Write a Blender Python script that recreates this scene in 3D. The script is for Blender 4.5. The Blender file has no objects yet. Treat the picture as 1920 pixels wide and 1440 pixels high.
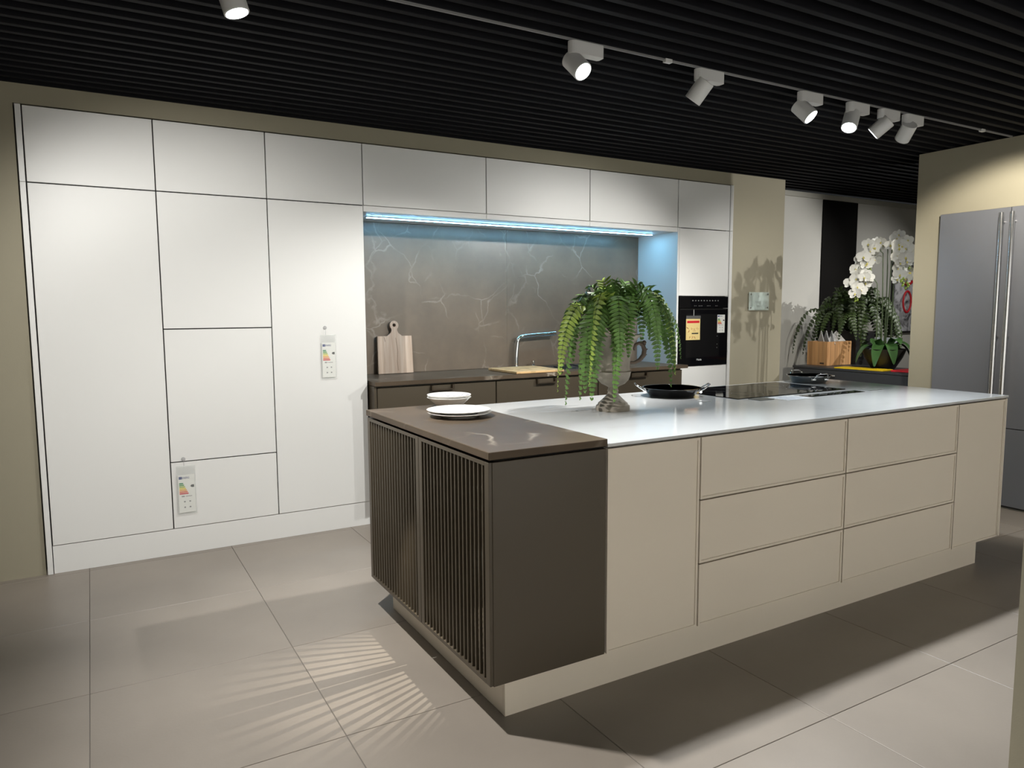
import bpy, bmesh, math, random
from mathutils import Vector, Matrix
random.seed(7)
SC = bpy.context.scene
COL = SC.collection
# ------------------------------------------------------------------ camera
CAM = Vector((-0.3595, -4.5908, 1.4256)); YAW, PITCH, ROLL, FPX = 0.5256, -0.1013, -0.0054, 1357.8
fw = Vector((math.sin(YAW)*math.cos(PITCH), math.cos(YAW)*math.cos(PITCH), math.sin(PITCH)))
rt0 = Vector((math.cos(YAW), -math.sin(YAW), 0)); up0 = rt0.cross(fw)
rt = rt0*math.cos(ROLL) + up0*math.sin(ROLL); up = -rt0*math.sin(ROLL) + up0*math.cos(ROLL)
cd = bpy.data.cameras.new('camera'); cam = bpy.data.objects.new('camera', cd); COL.objects.link(cam)
cd.sensor_width = 36; cd.lens = FPX/1920*36; cd.clip_start = 0.02; cd.clip_end = 60
cam.matrix_world = Matrix(((rt.x, up.x, -fw.x, CAM.x), (rt.y, up.y, -fw.y, CAM.y), (rt.z, up.z, -fw.z, CAM.z), (0, 0, 0, 1)))
SC.camera = cam
# ------------------------------------------------------------------ world, exposure
w = bpy.data.worlds.new('world'); SC.world = w; w.use_nodes = True
w.node_tree.nodes['Background'].inputs[0].default_value = (0.9, 0.95, 1, 1)
w.node_tree.nodes['Background'].inputs[1].default_value = 0.02
vs = SC.view_settings; vs.view_transform = 'Standard'; vs.look = 'None'; vs.gamma = 1; vs.use_curve_mapping = False
vs.exposure = 0.0
SC.cycles.use_denoising = True
SC.cycles.max_bounces = 8
SC.cycles.sample_clamp_indirect = 6

# the ceiling lamps of the showroom: (position, target, watts, beam angle, blend, colour)
COOL = (0.93, 0.97, 1.0); WARM = (1.0, 0.93, 0.80); NEUT = (1.0, 0.98, 0.94)
ZH = 2.50   # pivot height of the spot heads
TRY = -1.885
HEADS = [  # x of the adapter's left end, aim point, watts, beam, blend, colour, label
    (0.075, (0.78, -2.22, 0.0), 280, 92, 0.9, NEUT, 'lit white track spotlight at the top edge, leftmost of the row'),
    (1.50, (1.95, -3.95, 0.5), 195, 92, 0.8, COOL, 'lit white track spotlight above the fern, shining towards the camera'),
    (2.245, (1.45, -0.2, 0.25), 175, 88, 0.6, NEUT, 'white track spotlight turned away to the left, alone between two lit ones'),
    (2.998, (3.75, -3.75, 0.4), 180, 92, 0.8, COOL, 'lit white track spotlight above the hob, tilted to the right'),
    (3.410, (2.45, -2.25, 0.9), 85, 104, 0.9, COOL, 'lit white track spotlight with its lens facing down, beside two dark ones'),
    (3.703, (2.75, 0.0, 0.80), 122, 90, 0.7, NEUT, 'white track spotlight turned away, second from the right end of the track'),
    (3.945, (4.80, -0.3, 0.90), 92, 90, 0.8, NEUT, 'white track spotlight turned away, last at the right end of the track'),
]
def spot(name, loc, target, watts, beam, blend, col, rad=0.03):
    d = bpy.data.lights.new(name, 'SPOT'); d.energy = watts; d.color = col; d.spot_size = math.radians(beam); d.spot_blend = blend
    d.shadow_soft_size = rad
    o = bpy.data.objects.new(name, d); COL.objects.link(o); o.location = loc
    o.rotation_euler = (Vector(target)-Vector(loc)).to_track_quat('-Z', 'Y').to_euler()
    return o
# unseen lamps outside the picture; the last row is added for bounce light
spot('unseen_lamp', (-0.60, TRY, 2.45), (0.22, 0, 1.05), 130, 82, 0.75, NEUT)
spot('unseen_lamp', (4.35, -2.3, 2.5), (5.23, -1.95, 1.50), 105, 94, 0.45, WARM)
spot('unseen_lamp', (7.30, -2.70, 2.50), (5.3, -0.1, 1.25), 250, 60, 0.5, NEUT, 0.02)
spot('unseen_lamp', (7.2, -1.3, 2.5), (6.9, 0.4, 0.9), 60, 96, 0.9, NEUT)
for x in (-1.6, 0.4, 2.4, 4.4):   # added row: lights the white wall to bounce light onto the island
    spot('unseen_lamp', (x, -4.75, 2.5), (x, -6.0, 0.60), 390, 90, 0.9, NEUT, 0.05)

# ------------------------------------------------------------------ materials
MATS = {}
def mat(name, col, rough=0.5, metal=0.0, spec=0.5, emit=None, estr=0, alpha=1, bump=0, bscale=200, var=0, vscale=3, coat=0, trans=0, objvar=0):
    if name in MATS: return MATS[name]
    m = bpy.data.materials.new(name); m.use_nodes = True; MATS[name] = m
    nt = m.node_tree; b = nt.nodes['Principled BSDF']
    b.inputs['Base Color'].default_value = (*col, 1); b.inputs['Roughness'].default_value = rough; b.inputs['Metallic'].default_value = metal
    b.inputs['Specular IOR Level'].default_value = spec; b.inputs['Alpha'].default_value = alpha; b.inputs['Coat Weight'].default_value = coat
    b.inputs['Transmission Weight'].default_value = trans
    if emit: b.inputs['Emission Color'].default_value = (*emit, 1); b.inputs['Emission Strength'].default_value = estr
    if bump or var or objvar:
        tc = nt.nodes.new('ShaderNodeTexCoord')
    src = None
    if var:
        n = nt.nodes.new('ShaderNodeTexNoise'); n.inputs['Scale'].default_value = vscale; n.inputs['Detail'].default_value = 6
        nt.links.new(tc.outputs['Object'], n.inputs['Vector'])
        mp = nt.nodes.new('ShaderNodeMapRange'); mp.inputs[1].default_value = 0.3; mp.inputs[2].default_value = 0.7
        mp.inputs[3].default_value = 1-var; mp.inputs[4].default_value = 1+var
        nt.links.new(n.outputs['Fac'], mp.inputs[0]); src = mp.outputs[0]
    if objvar:
        oi = nt.nodes.new('ShaderNodeObjectInfo'); m2 = nt.nodes.new('ShaderNodeMapRange')
        m2.inputs[3].default_value = 1-objvar; m2.inputs[4].default_value = 1+objvar
        nt.links.new(oi.outputs['Random'], m2.inputs[0])
        if src:
            mu = nt.nodes.new('ShaderNodeMath'); mu.operation = 'MULTIPLY'; nt.links.new(src, mu.inputs[0]); nt.links.new(m2.outputs[0], mu.inputs[1]); src = mu.outputs[0]
        else: src = m2.outputs[0]
    if src:
        hs = nt.nodes.new('ShaderNodeHueSaturation'); hs.inputs['Color'].default_value = (*col, 1)
        nt.links.new(src, hs.inputs['Value']); nt.links.new(hs.outputs[0], b.inputs['Base Color'])
    if bump:
        n2 = nt.nodes.new('ShaderNodeTexNoise'); n2.inputs['Scale'].default_value = bscale; n2.inputs['Detail'].default_value = 3
        nt.links.new(tc.outputs['Object'], n2.inputs['Vector'])
        bp = nt.nodes.new('ShaderNodeBump'); bp.inputs['Strength'].default_value = bump; bp.inputs['Distance'].default_value = 0.002
        nt.links.new(n2.outputs['Fac'], bp.inputs['Height']); nt.links.new(bp.outputs[0], b.inputs['Normal'])
    return m
def stone(name, base, dark, vein, rough, vscale=1.3, vstr=0.8, width=0.018, cloud=1.2, thr=0.5, spec=0.5):
    """stone with clouded ground and thin broken veins"""
    m = bpy.data.materials.new(name); m.use_nodes = True; MATS[name] = m
    nt = m.node_tree; N = nt.nodes.new; L = nt.links.new; b = nt.nodes['Principled BSDF']; b.inputs['Roughness'].default_value = rough; b.inputs['Specular IOR Level'].default_value = spec
    tc = N('ShaderNodeTexCoord')
    cl = N('ShaderNodeTexNoise'); cl.inputs['Scale'].default_value = cloud; cl.inputs['Detail'].default_value = 8; cl.inputs['Roughness'].default_value = 0.6
    L(tc.outputs['Object'], cl.inputs['Vector'])
    r1 = N('ShaderNodeValToRGB'); r1.color_ramp.elements[0].position = 0.32; r1.color_ramp.elements[1].position = 0.68
    r1.color_ramp.elements[0].color = (*dark, 1); r1.color_ramp.elements[1].color = (*base, 1); L(cl.outputs['Fac'], r1.inputs[0])
    ds = N('ShaderNodeTexNoise'); ds.inputs['Scale'].default_value = 2.2; ds.inputs['Detail'].default_value = 7
    L(tc.outputs['Object'], ds.inputs['Vector'])
    sub = N('ShaderNodeVectorMath'); sub.operation = 'MULTIPLY_ADD'; sub.inputs[1].default_value = (0.35,)*3
    L(ds.outputs['Color'], sub.inputs[0]); L(tc.outputs['Object'], sub.inputs[2])
    vo = N('ShaderNodeTexVoronoi'); vo.feature = 'DISTANCE_TO_EDGE'; vo.inputs['Scale'].default_value = vscale; L(sub.outputs[0], vo.inputs['Vector'])
    mr = N('ShaderNodeMapRange'); mr.inputs[1].default_value = 0; mr.inputs[2].default_value = width; mr.inputs[3].default_value = 1; mr.inputs[4].default_value = 0
    L(vo.outputs['Distance'], mr.inputs[0])
    mk = N('ShaderNodeTexNoise'); mk.inputs['Scale'].default_value = 1.7; mk.inputs['Detail'].default_value = 4; L(tc.outputs['Object'], mk.inputs['Vector'])
    m2 = N('ShaderNodeMapRange'); m2.inputs[1].default_value = thr; m2.inputs[2].default_value = thr+0.15; m2.inputs[3].default_value = 0; m2.inputs[4].default_value = vstr
    L(mk.outputs['Fac'], m2.inputs[0])
    mu = N('ShaderNodeMath'); mu.operation = 'MULTIPLY'; L(mr.outputs[0], mu.inputs[0]); L(m2.outputs[0], mu.inputs[1])
    mpv = N('ShaderNodeMapping'); mpv.inputs['Location'].default_value = (3.7, 1.3, 5.1); mpv.inputs['Scale'].default_value = (1.0, 1.0, 0.75); mpv.inputs['Rotation'].default_value = (0, 0.6, 0.4); L(sub.outputs[0], mpv.inputs['Vector'])
    v2 = N('ShaderNodeTexVoronoi'); v2.feature = 'DISTANCE_TO_EDGE'; v2.inputs['Scale'].default_value = vscale*1.9; L(mpv.outputs[0], v2.inputs['Vector'])
    r2 = N('ShaderNodeMapRange'); r2.inputs[1].default_value = 0; r2.inputs[2].default_value = width*2.2; r2.inputs[3].default_value = 1; r2.inputs[4].default_value = 0; L(v2.outputs['Distance'], r2.inputs[0])
    k2 = N('ShaderNodeTexNoise'); k2.inputs['Scale'].default_value = 3.1; k2.inputs['Detail'].default_value = 5; L(mpv.outputs[0], k2.inputs['Vector'])
    q2 = N('ShaderNodeMapRange'); q2.inputs[1].default_value = 0.52; q2.inputs[2].default_value = 0.68; q2.inputs[3].default_value = 0; q2.inputs[4].default_value = vstr*0.75; L(k2.outputs['Fac'], q2.inputs[0])
    u2 = N('ShaderNodeMath'); u2.operation = 'MULTIPLY'; L(r2.outputs[0], u2.inputs[0]); L(q2.outputs[0], u2.inputs[1])
    mxx = N('ShaderNodeMath'); mxx.operation = 'MAXIMUM'; L(mu.outputs[0], mxx.inputs[0]); L(u2.outputs[0], mxx.inputs[1]); mu = mxx
    mx = N('ShaderNodeMix'); mx.data_type = 'RGBA'; mx.inputs[7].default_value = (*vein, 1)
    L(mu.outputs[0], mx.inputs[0]); L(r1.outputs[0], mx.inputs[6]); L(mx.outputs[2], b.inputs['Base Color'])
    return m
def wood(name, c1, c2, axis='z', stave=0.0, rough=0.5):
    m = bpy.data.materials.new(name); m.use_nodes = True; MATS[name] = m
    nt = m.node_tree; N = nt.nodes.new; L = nt.links.new; b = nt.nodes['Principled BSDF']; b.inputs['Roughness'].default_value = rough
    tc = N('ShaderNodeTexCoord'); mp = N('ShaderNodeMapping'); s = {'x': (1.2, 22, 22), 'y': (22, 1.2, 22), 'z': (22, 22, 1.2)}[axis]
    mp.inputs['Scale'].default_value = s; L(tc.outputs['Object'], mp.inputs['Vector'])
    n = N('ShaderNodeTexNoise'); n.inputs['Scale'].default_value = 1.6; n.inputs['Detail'].default_value = 6; n.inputs['Distortion'].default_value = 0.6; L(mp.outputs[0], n.inputs['Vector'])
    r = N('ShaderNodeValToRGB'); r.color_ramp.elements[0].position = 0.3; r.color_ramp.elements[1].position = 0.7
    r.color_ramp.elements[0].color = (*c2, 1); r.color_ramp.elements[1].color = (*c1, 1); L(n.outputs['Fac'], r.inputs[0])
    out = r.outputs[0]
    if stave:
        wv = N('ShaderNodeTexVoronoi'); wv.inputs['Scale'].default_value = stave; wv.feature = 'F1'
        m3 = N('ShaderNodeMapping'); m3.inputs['Scale'].default_value = (1, 1, 0); L(tc.outputs['Object'], m3.inputs['Vector']); L(m3.outputs[0], wv.inputs['Vector'])
        hs = N('ShaderNodeHueSaturation'); L(out, hs.inputs['Color']); ma = N('ShaderNodeMapRange'); ma.inputs[3].default_value = 0.7; ma.inputs[4].default_value = 1.25
        L(wv.outputs['Color'], ma.inputs[0]); L(ma.outputs[0], hs.inputs['Value']); out = hs.outputs[0]
    L(out, b.inputs['Base Color'])
    return m
WHITE = mat('white_lacquer', (0.79, 0.79, 0.77), 0.42, spec=0.4)
WHITE2 = mat('white_plinth', (0.79, 0.79, 0.77), 0.5)
CARC = mat('carcass_gap_shade', (0.02, 0.02, 0.02), 0.6)  # near-black: shade of the door gaps is put into the colour
WALL = mat('wall_paint', (0.320, 0.292, 0.214), 0.85, bump=0.15, bscale=260)
WALLF = mat('far_wall_paint', (0.55, 0.54, 0.50), 0.85, bump=0.15, bscale=260)
BLACKW = mat('black_panel', (0.005, 0.0045, 0.004), 0.7, spec=0.08)
SLAT = mat('ceiling_black', (0.006, 0.006, 0.008), 0.7, spec=0.15, var=0.1)
LID = mat('ceiling_void', (0.004, 0.004, 0.004), 0.9)
GROUT = mat('grout', (0.16, 0.145, 0.13), 0.9)
TILE = mat('floor_tile', (0.255, 0.222, 0.188), 0.38, bump=0.12, bscale=90, var=0.10, vscale=1.6, objvar=0.035)
BEIGE = mat('beige_lacquer', (0.73, 0.655, 0.545), 0.42, spec=0.4)
BROWN = mat('brown_lacquer', (0.072, 0.057, 0.038), 0.38, spec=0.45)
BROWN2 = mat('brown_inside_shade', (0.010, 0.008, 0.006), 0.7, spec=0.2)  # darkened: shade of the cabinet interior is put into the colour
BRONZE = mat('bronze_metal', (0.11, 0.085, 0.06), 0.35, metal=0.7)
STONE = stone('brown_stone', (0.120, 0.089, 0.061), (0.072, 0.054, 0.038), (0.50, 0.44, 0.36), 0.36, 1.25, 0.75, 0.014, 1.4, 0.52, 0.08)
STONEB = stone('brown_stone_wall', (0.205, 0.158, 0.114), (0.125, 0.099, 0.074), (0.55, 0.50, 0.43), 0.33, 2.1, 0.42, 0.014, 1.6, 0.46)
MARBLE = stone('white_stone', (0.57, 0.58, 0.575), (0.53, 0.54, 0.54), (0.45, 0.44, 0.43), 0.10, 0.9, 0.5, 0.03, 1.5, 0.55)
GLASSB = mat('black_glass', (0.004, 0.004, 0.005), 0.04, spec=0.08)
BLACKP = mat('black_plastic', (0.012, 0.012, 0.013), 0.35)
STEEL = mat('steel', (0.62, 0.62, 0.62), 0.22, metal=1)
CHROME = mat('chrome', (0.80, 0.82, 0.84), 0.06, metal=1)
FRIDGE = mat('fridge_grey', (0.20, 0.205, 0.225), 0.36, metal=0.3)
LAMPW = mat('lamp_white', (0.62, 0.62, 0.61), 0.45)
LENS = mat('lamp_lens', (1, 1, 1), 0.4, emit=(0.86, 0.95, 1.0), estr=40)
LED = mat('led_strip', (1, 1, 1), 0.4, emit=(0.24, 0.64, 1.0), estr=80)
PAPER = mat('paper_white', (0.80, 0.80, 0.76), 0.6)
INK = mat('ink_black', (0.01, 0.01, 0.01), 0.6)
INKG = mat('ink_grey', (0.25, 0.25, 0.25), 0.6)
INKW = mat('print_white', (0.75, 0.75, 0.75), 0.5)
BLUE = mat('print_blue', (0.015, 0.04, 0.20), 0.6)
SLEEVE = mat('clear_plastic', (0.80, 0.83, 0.80), 0.12, alpha=0.10)
GLASSC = mat('clear_glass', (0.75, 0.86, 0.80), 0.05, alpha=0.35)
PORC = mat('porcelain', (0.80, 0.79, 0.76), 0.18, coat=0.3)
BLUEG = mat('bowl_pattern', (0.42, 0.43, 0.50), 0.3)
ENAMEL = mat('black_enamel', (0.010, 0.010, 0.011), 0.13, coat=0.4)
URN = mat('urn_clay', (0.30, 0.265, 0.215), 0.75, bump=0.5, bscale=50, var=0.35, vscale=9)
RUST = mat('urn_iron', (0.13, 0.095, 0.07), 0.7, bump=0.5, bscale=60, var=0.3, vscale=12)
LEAF = mat('fern_leaf', (0.105, 0.205, 0.045), 0.42, var=0.5, vscale=14, spec=0.4)
LEAF2 = mat('fern_leaf_yellow', (0.26, 0.36, 0.06), 0.45, var=0.4, vscale=14)
LEAFD = mat('fern_leaf_dark', (0.034, 0.060, 0.014), 0.45, var=0.4, vscale=10)
RIB = mat('fern_rib', (0.045, 0.07, 0.02), 0.6)
SOIL = mat('soil', (0.02, 0.016, 0.012), 0.9)
BLADE = mat('orchid_leaf', (0.045, 0.11, 0.03), 0.3, var=0.3, vscale=8)
STALK = mat('orchid_stalk', (0.055, 0.085, 0.03), 0.5)
PETAL = mat('orchid_petal', (0.78, 0.78, 0.74), 0.55)
LIP = mat('orchid_lip', (0.70, 0.62, 0.16), 0.5)
BUD = mat('orchid_bud', (0.30, 0.42, 0.06), 0.5)
POTD = mat('dark_pot', (0.010, 0.010, 0.008), 0.5, bump=0.6, bscale=60)
ANTH = mat('anthracite', (0.035, 0.037, 0.042), 0.45)
YELL = mat('yellow_print', (0.80, 0.55, 0.01), 0.45)
RED = mat('red_print', (0.62, 0.02, 0.03), 0.45)
WOODB = wood('board_wood', (0.58, 0.46, 0.36), (0.40, 0.28, 0.20), 'z', 9.0)
WOODC = wood('chopping_wood', (0.72, 0.50, 0.26), (0.60, 0.38, 0.17), 'x', 14.0)
WOODX = wood('crate_wood', (0.50, 0.28, 0.12), (0.34, 0.17, 0.065), 'z', 38.0)

# ------------------------------------------------------------------ helpers
class MB:
    """collects shapes into one mesh"""
    def __init__(s): s.v = []; s.f = []; s.mi = []; s.sm = []
    def add(s, vs, fs, mi=0, smooth=False):
        o = len(s.v); s.v += [Vector(v) for v in vs]
        for f in fs: s.f.append([i+o for i in f]); s.mi.append(mi); s.sm.append(smooth)
        return s
    def box(s, x0, x1, y0, y1, z0, z1, c=0.0, mi=0):
        if c <= 0:
            return s.add([(x, y, z) for z in (z0, z1) for y in (y0, y1) for x in (x0, x1)],
                         [(0, 2, 3, 1), (4, 5, 7, 6), (0, 1, 5, 4), (2, 6, 7, 3), (0, 4, 6, 2), (1, 3, 7, 5)], mi)
        bm = bmesh.new(); vs = [bm.verts.new((x, y, z)) for z in (z0, z1) for y in (y0, y1) for x in (x0, x1)]
        for f in [(0, 2, 3, 1), (4, 5, 7, 6), (0, 1, 5, 4), (2, 6, 7, 3), (0, 4, 6, 2), (1, 3, 7, 5)]: bm.faces.new([vs[i] for i in f])
        bmesh.ops.bevel(bm, geom=bm.edges[:], offset=c, segments=1, affect='EDGES', profile=0.5)
        bm.verts.index_update()
        s.add([v.co.copy() for v in bm.verts], [[v.index for v in f.verts] for f in bm.faces], mi); bm.free(); return s
    def lathe(s, prof, n=32, mi=0, close=False, c=(0, 0), smooth=True):
        vs = []; fs = []; k = len(prof)
        for i in range(n):
            a = 2*math.pi*i/n
            for r, z in prof: vs.append((c[0]+r*math.cos(a), c[1]+r*math.sin(a), z))
        for i in range(n):
            j = (i+1) % n
            for q in range(k-1): fs.append((i*k+q, j*k+q, j*k+q+1, i*k+q+1))
        if prof[0][0] > 1e-6 and not close: fs.append([i*k for i in range(n)][::-1])
        if prof[-1][0] > 1e-6 and not close: fs.append([i*k+k-1 for i in range(n)])
        if close:
            for i in range(n):
                j = (i+1) % n; fs.append((i*k+k-1, j*k+k-1, j*k, i*k))
        return s.add(vs, fs, mi, smooth)
    def tube(s, pts, r, n=10, mi=0, caps=True, closed=False):
        pts = [Vector(p) for p in pts]; rr = r if isinstance(r, (list, tuple)) else [r]*len(pts); vs = []; fs = []
        m = len(pts); prev = None
        for i, p in enumerate(pts):
            if closed: t = pts[(i+1) % m]-pts[i-1]
            else: t = pts[min(i+1, m-1)]-pts[max(i-1, 0)]
            t.normalize()
            if prev is None:
                a = Vector((0, 0, 1)) if abs(t.z) < 0.9 else Vector((1, 0, 0)); u = t.cross(a).normalized()
            else: u = (prev-t*prev.dot(t)).normalized()
            prev = u; v = t.cross(u)
            for k in range(n):
                a = 2*math.pi*k/n; vs.append(p+(u*math.cos(a)+v*math.sin(a))*rr[i])
        for i in range(m if closed else m-1):
            a, b = i*n, ((i+1) % m)*n
            for k in range(n): fs.append((a+k, a+(k+1) % n, b+(k+1) % n, b+k))
        if caps and not closed: fs += [list(range(n))[::-1], [(m-1)*n+k for k in range(n)]]
        return s.add(vs, fs, mi, True)
    def xf(s, M): s.v = [M @ v for v in s.v]; return s
    def mesh(s, name, mats, off=Vector()):
        me = bpy.data.meshes.new(name); me.from_pydata([v-off for v in s.v], [], s.f)
        for m in (mats if isinstance(mats, (list, tuple)) else [mats]): me.materials.append(m)
        me.polygons.foreach_set('material_index', s.mi); me.polygons.foreach_set('use_smooth', s.sm); me.update()
        if any(s.sm): 
            try: me.set_sharp_from_angle(angle=math.radians(40))
            except Exception: pass
        return me
    def build(s, name, mats, parent=None, local=False):
        """world coordinates unless local"""
        off = Vector() if (local or parent is None) else org(parent)
        return link(name, s.mesh(name, mats, off), parent)
def org(o):
    p = Vector()
    while o: p += o.location; o = o.parent
    return p
def link(name, me, parent=None):
    o = bpy.data.objects.new(name, me); COL.objects.link(o)
    if parent: o.parent = parent
    return o
def tag(o, label, cat=None, group=None, kind=None):
    if label: o['label'] = label
    if cat: o['category'] = cat
    if group: o['group'] = group
    if kind: o['kind'] = kind
    return o
def thing(name, label, cat, loc, rz=0, group=None):
    o = bpy.data.objects.new(name, None); COL.objects.link(o); o.location = loc; o.rotation_euler = (0, 0, rz); o.empty_display_size = 0.1
    return tag(o, label, cat, group)
def box(name, m, parent, x0, x1, y0, y1, z0, z1, c=0.0): return MB().box(x0, x1, y0, y1, z0, z1, c).build(name, m, parent)
def struct(o, label): return tag(o, label, None, None, 'structure')
def text(name, s, size, m, parent, loc, rot=(math.pi/2, 0, 0), width=None, local=False):
    cu = bpy.data.curves.new(name, 'FONT'); cu.body = s; cu.size = size; cu.align_x = 'LEFT'; cu.extrude = 0.0002
    t = bpy.data.objects.new('tmp', cu); COL.objects.link(t)
    me = bpy.data.meshes.new_from_object(t.evaluated_get(bpy.context.evaluated_depsgraph_get()))
    bpy.data.objects.remove(t)
    if width:
        xs = [v.co.x for v in me.vertices]; k = width/(max(xs)-min(xs))
        for v in me.vertices: v.co.x = (v.co.x-min(xs))*k
    me.materials.clear(); me.materials.append(m)
    o = link(name, me, parent); o.location = Vector(loc)-(Vector() if local else org(parent)); o.rotation_euler = rot
    return o

# ------------------------------------------------------------------ setting
XW0, XW1, YW0 = -3.2, 9.0, -6.0
fl = struct(box('floor', GROUT, None, XW0, XW1, YW0, 0.6, -0.06, -0.0025), 'grey-beige floor of large square tiles')
tile_me = MB().box(-0.3738, 0.3738, -0.3763, 0.3763, -0.012, 0, 0.0012).mesh('tile', TILE)
PX, PY = 0.75, 0.755
for i in range(-4, 13):
    for j in range(-9, 2):
        cx, cy = -0.438+PX*(i+0.5), -0.797+PY*(j+0.5)
        if cx < XW0-0.1 or cx > XW1 or cy < YW0 or cy > 0.55: continue
        o = link('tile', tile_me, fl); o.location = (cx, cy, 0); o.rotation_euler.z = random.choice((0, math.pi))
ce = struct(box('ceiling', LID, None, XW0, XW1, YW0, 0.6, 2.80, 2.86), 'black ceiling hung with parallel black slats')
slat_me = MB().box(XW0, XW1, -0.016, 0.016, 2.602, 2.69, 0.002).mesh('slat', SLAT)
for k in range(-48, 25):
    y = -1.978+0.1*k
    if y < YW0+0.05 or y > 0.38: continue
    o = link('slat', slat_me, ce); o.location = (0, y, 0)
wb = MB(); wb.box(XW0, -0.642, 0.012, 0.62, 0, 2.60).box(-0.642, 4.548, 0.012, 0.62, 2.500, 2.60).box(4.548, 5.214, 0.012, 0.62, 0, 2.60).box(-0.642, 4.548, 0.61, 0.62, 0, 2.5)
struct(wb.build('wall_back', WALL), 'beige wall framing the built-in white cabinets')
struct(box('wall_far', WALLF, None, 5.215, XW1, 0.405, 0.5, 0, 2.60), 'pale grey wall beyond the passage')
struct(box('wall_right', WALL, None, 5.227, 5.79, -3.6, -1.222, 0, 2.60), 'beige wall block holding the grey fridge')
struct(box('wall_left', WALL, None, XW0-0.1, XW0, YW0, 0.6, 0, 2.9), 'beige wall outside the left of the picture')
struct(box('wall_front', WHITE2, None, XW0, XW1, YW0-0.1, YW0, 0, 2.9), 'unseen wall behind the camera, made white to bounce light')  # whitened as an unseen reflector for the island fronts
struct(box('wall_end', WALLF, None, XW1, XW1+0.1, YW0, 0.6, 0, 2.9), 'pale wall at the end of the passage')
struct(box('wall_near', WALL, None, 1.913, 2.10, -3.77, -3.582, 0, 2.60), 'beige wall end close to the camera at right')
struct(box('trim_1', mat('trim_grey', (0.42, 0.41, 0.36), 0.8), None, 5.216, XW1, 0.385, 0.404, 2.55, 2.599), 'grey strip along the top of the far wall')
struct(box('trim_2', BLACKW, None, 6.27, 6.84, 0.395, 0.4045, 0, 2.548), 'black vertical panel on the far wall')

# ------------------------------------------------------------------ white cabinet wall
H, H1, ZP = 2.494, 2.103, 0.156
G = 0.0032
def door(parent, x0, x1, z0, z1, name='door', m=WHITE, y0=0.0, th=0.019, c=0.0012):
    return box(name, m, parent, x0+G, x1-G, y0, y0+th, z0+G, z1-G, c)
def tall(label, x0, x1, splits, names, body_splits=None):
    t = thing('tall_cabinet', label, 'cabinet', ((x0+x1)/2, 0.3, 0), group='white cabinets of the wall')
    box('body', CARC, t, x0+0.0005, x1-0.0005, 0.022, 0.60, ZP, H)
    for (a, b), n in zip(zip(splits[:-1], splits[1:]), names): door(t, x0, x1, a, b, n)
    return t
tall('white tall cabinet with one long door, farthest left', -0.605, 0.0, (ZP, H1, H), ('door', 'door'))
tall('white tall cabinet of four stacked fronts, second from left', 0.0, 0.603, (ZP, 0.552, 1.329, H1, H), ('drawer_front', 'door', 'door', 'door'))
tall('white tall cabinet with one long door, beside the brown worktop', 0.603, 1.203, (ZP, H1, H), ('door', 'door'))
pl = tag(box('plinth', WHITE2, None, -0.604, 1.203, 0.004, 0.02, 0.0005, ZP-0.001), 'white plinth running under the three tall cabinets', 'plinth')
e = thing('end_panel', 'narrow white filler panel at the left end of the cabinet wall', 'panel', (-0.62, 0.01, 0))
box('panel', WHITE, e, -0.634, -0.6085, -0.004, 0.3, 0.0005, H1-0.001, 0.001); box('panel', WHITE, e, -0.634, -0.6085, -0.004, 0.3, H1+0.001, H, 0.001)
e = thing('end_panel', 'narrow white filler panel to the right of the oven', 'panel', (4.52, 0.01, 0))
box('panel', WHITE, e, 4.507, 4.540, -0.004, 0.3, 0.0005, H1-0.001, 0.001); box('panel', WHITE, e, 4.507, 4.540, -0.004, 0.3, H1+0.001, H, 0.001)
for x0, lab in ((1.203, 'white wall cabinet above the upright chopping board'), (2.103, 'white wall cabinet in the middle of the row above the tap'), (3.003, 'white wall cabinet above the fern, beside the oven column')):
    t = thing('wall_cabinet', lab, 'cabinet', (x0+0.45, 0.25, 2.07), group='white wall cabinets')
    box('body', WHITE, t, x0+0.0005, x0+0.8985, 0.021, 0.495, 2.066, H)
    door(t, x0, x0+0.899, H1, H); box('light_rail', WHITE, t, x0+0.0005, x0+0.8985, 0.0, 0.0205, 2.066, H1-0.001, 0.0008)
t = thing('oven_cabinet', 'white oven column at the right end of the cabinet wall', 'cabinet', (4.2, 0.3, 0))
bd = MB(); bd.box(3.903, 3.922, 0.0, 0.60, 0.0005, H1-0.001).box(3.903, 3.922, 0.021, 0.6, H1-0.001, H).box(4.484, 4.503, 0.021, 0.60, 0.0005, H).box(3.922, 4.484, 0.58, 0.60, 0.0005, H)
bd.box(3.922, 4.484, 0.022, 0.58, 0.921, 0.938).box(3.922, 4.484, 0.022, 0.58, 1.540, 1.556).box(3.922, 4.484, 0.022, 0.58, H-0.02, H)
bd.build('body', WHITE, t)
door(t, 3.905, 4.503, H1, H); door(t, 3.922, 4.503, 1.537, H1); door(t, 3.922, 4.503, ZP, 0.940); box('plinth', WHITE2, t, 3.925, 4.48, 0.03, 0.05, 0.0005, ZP-0.001)
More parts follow.
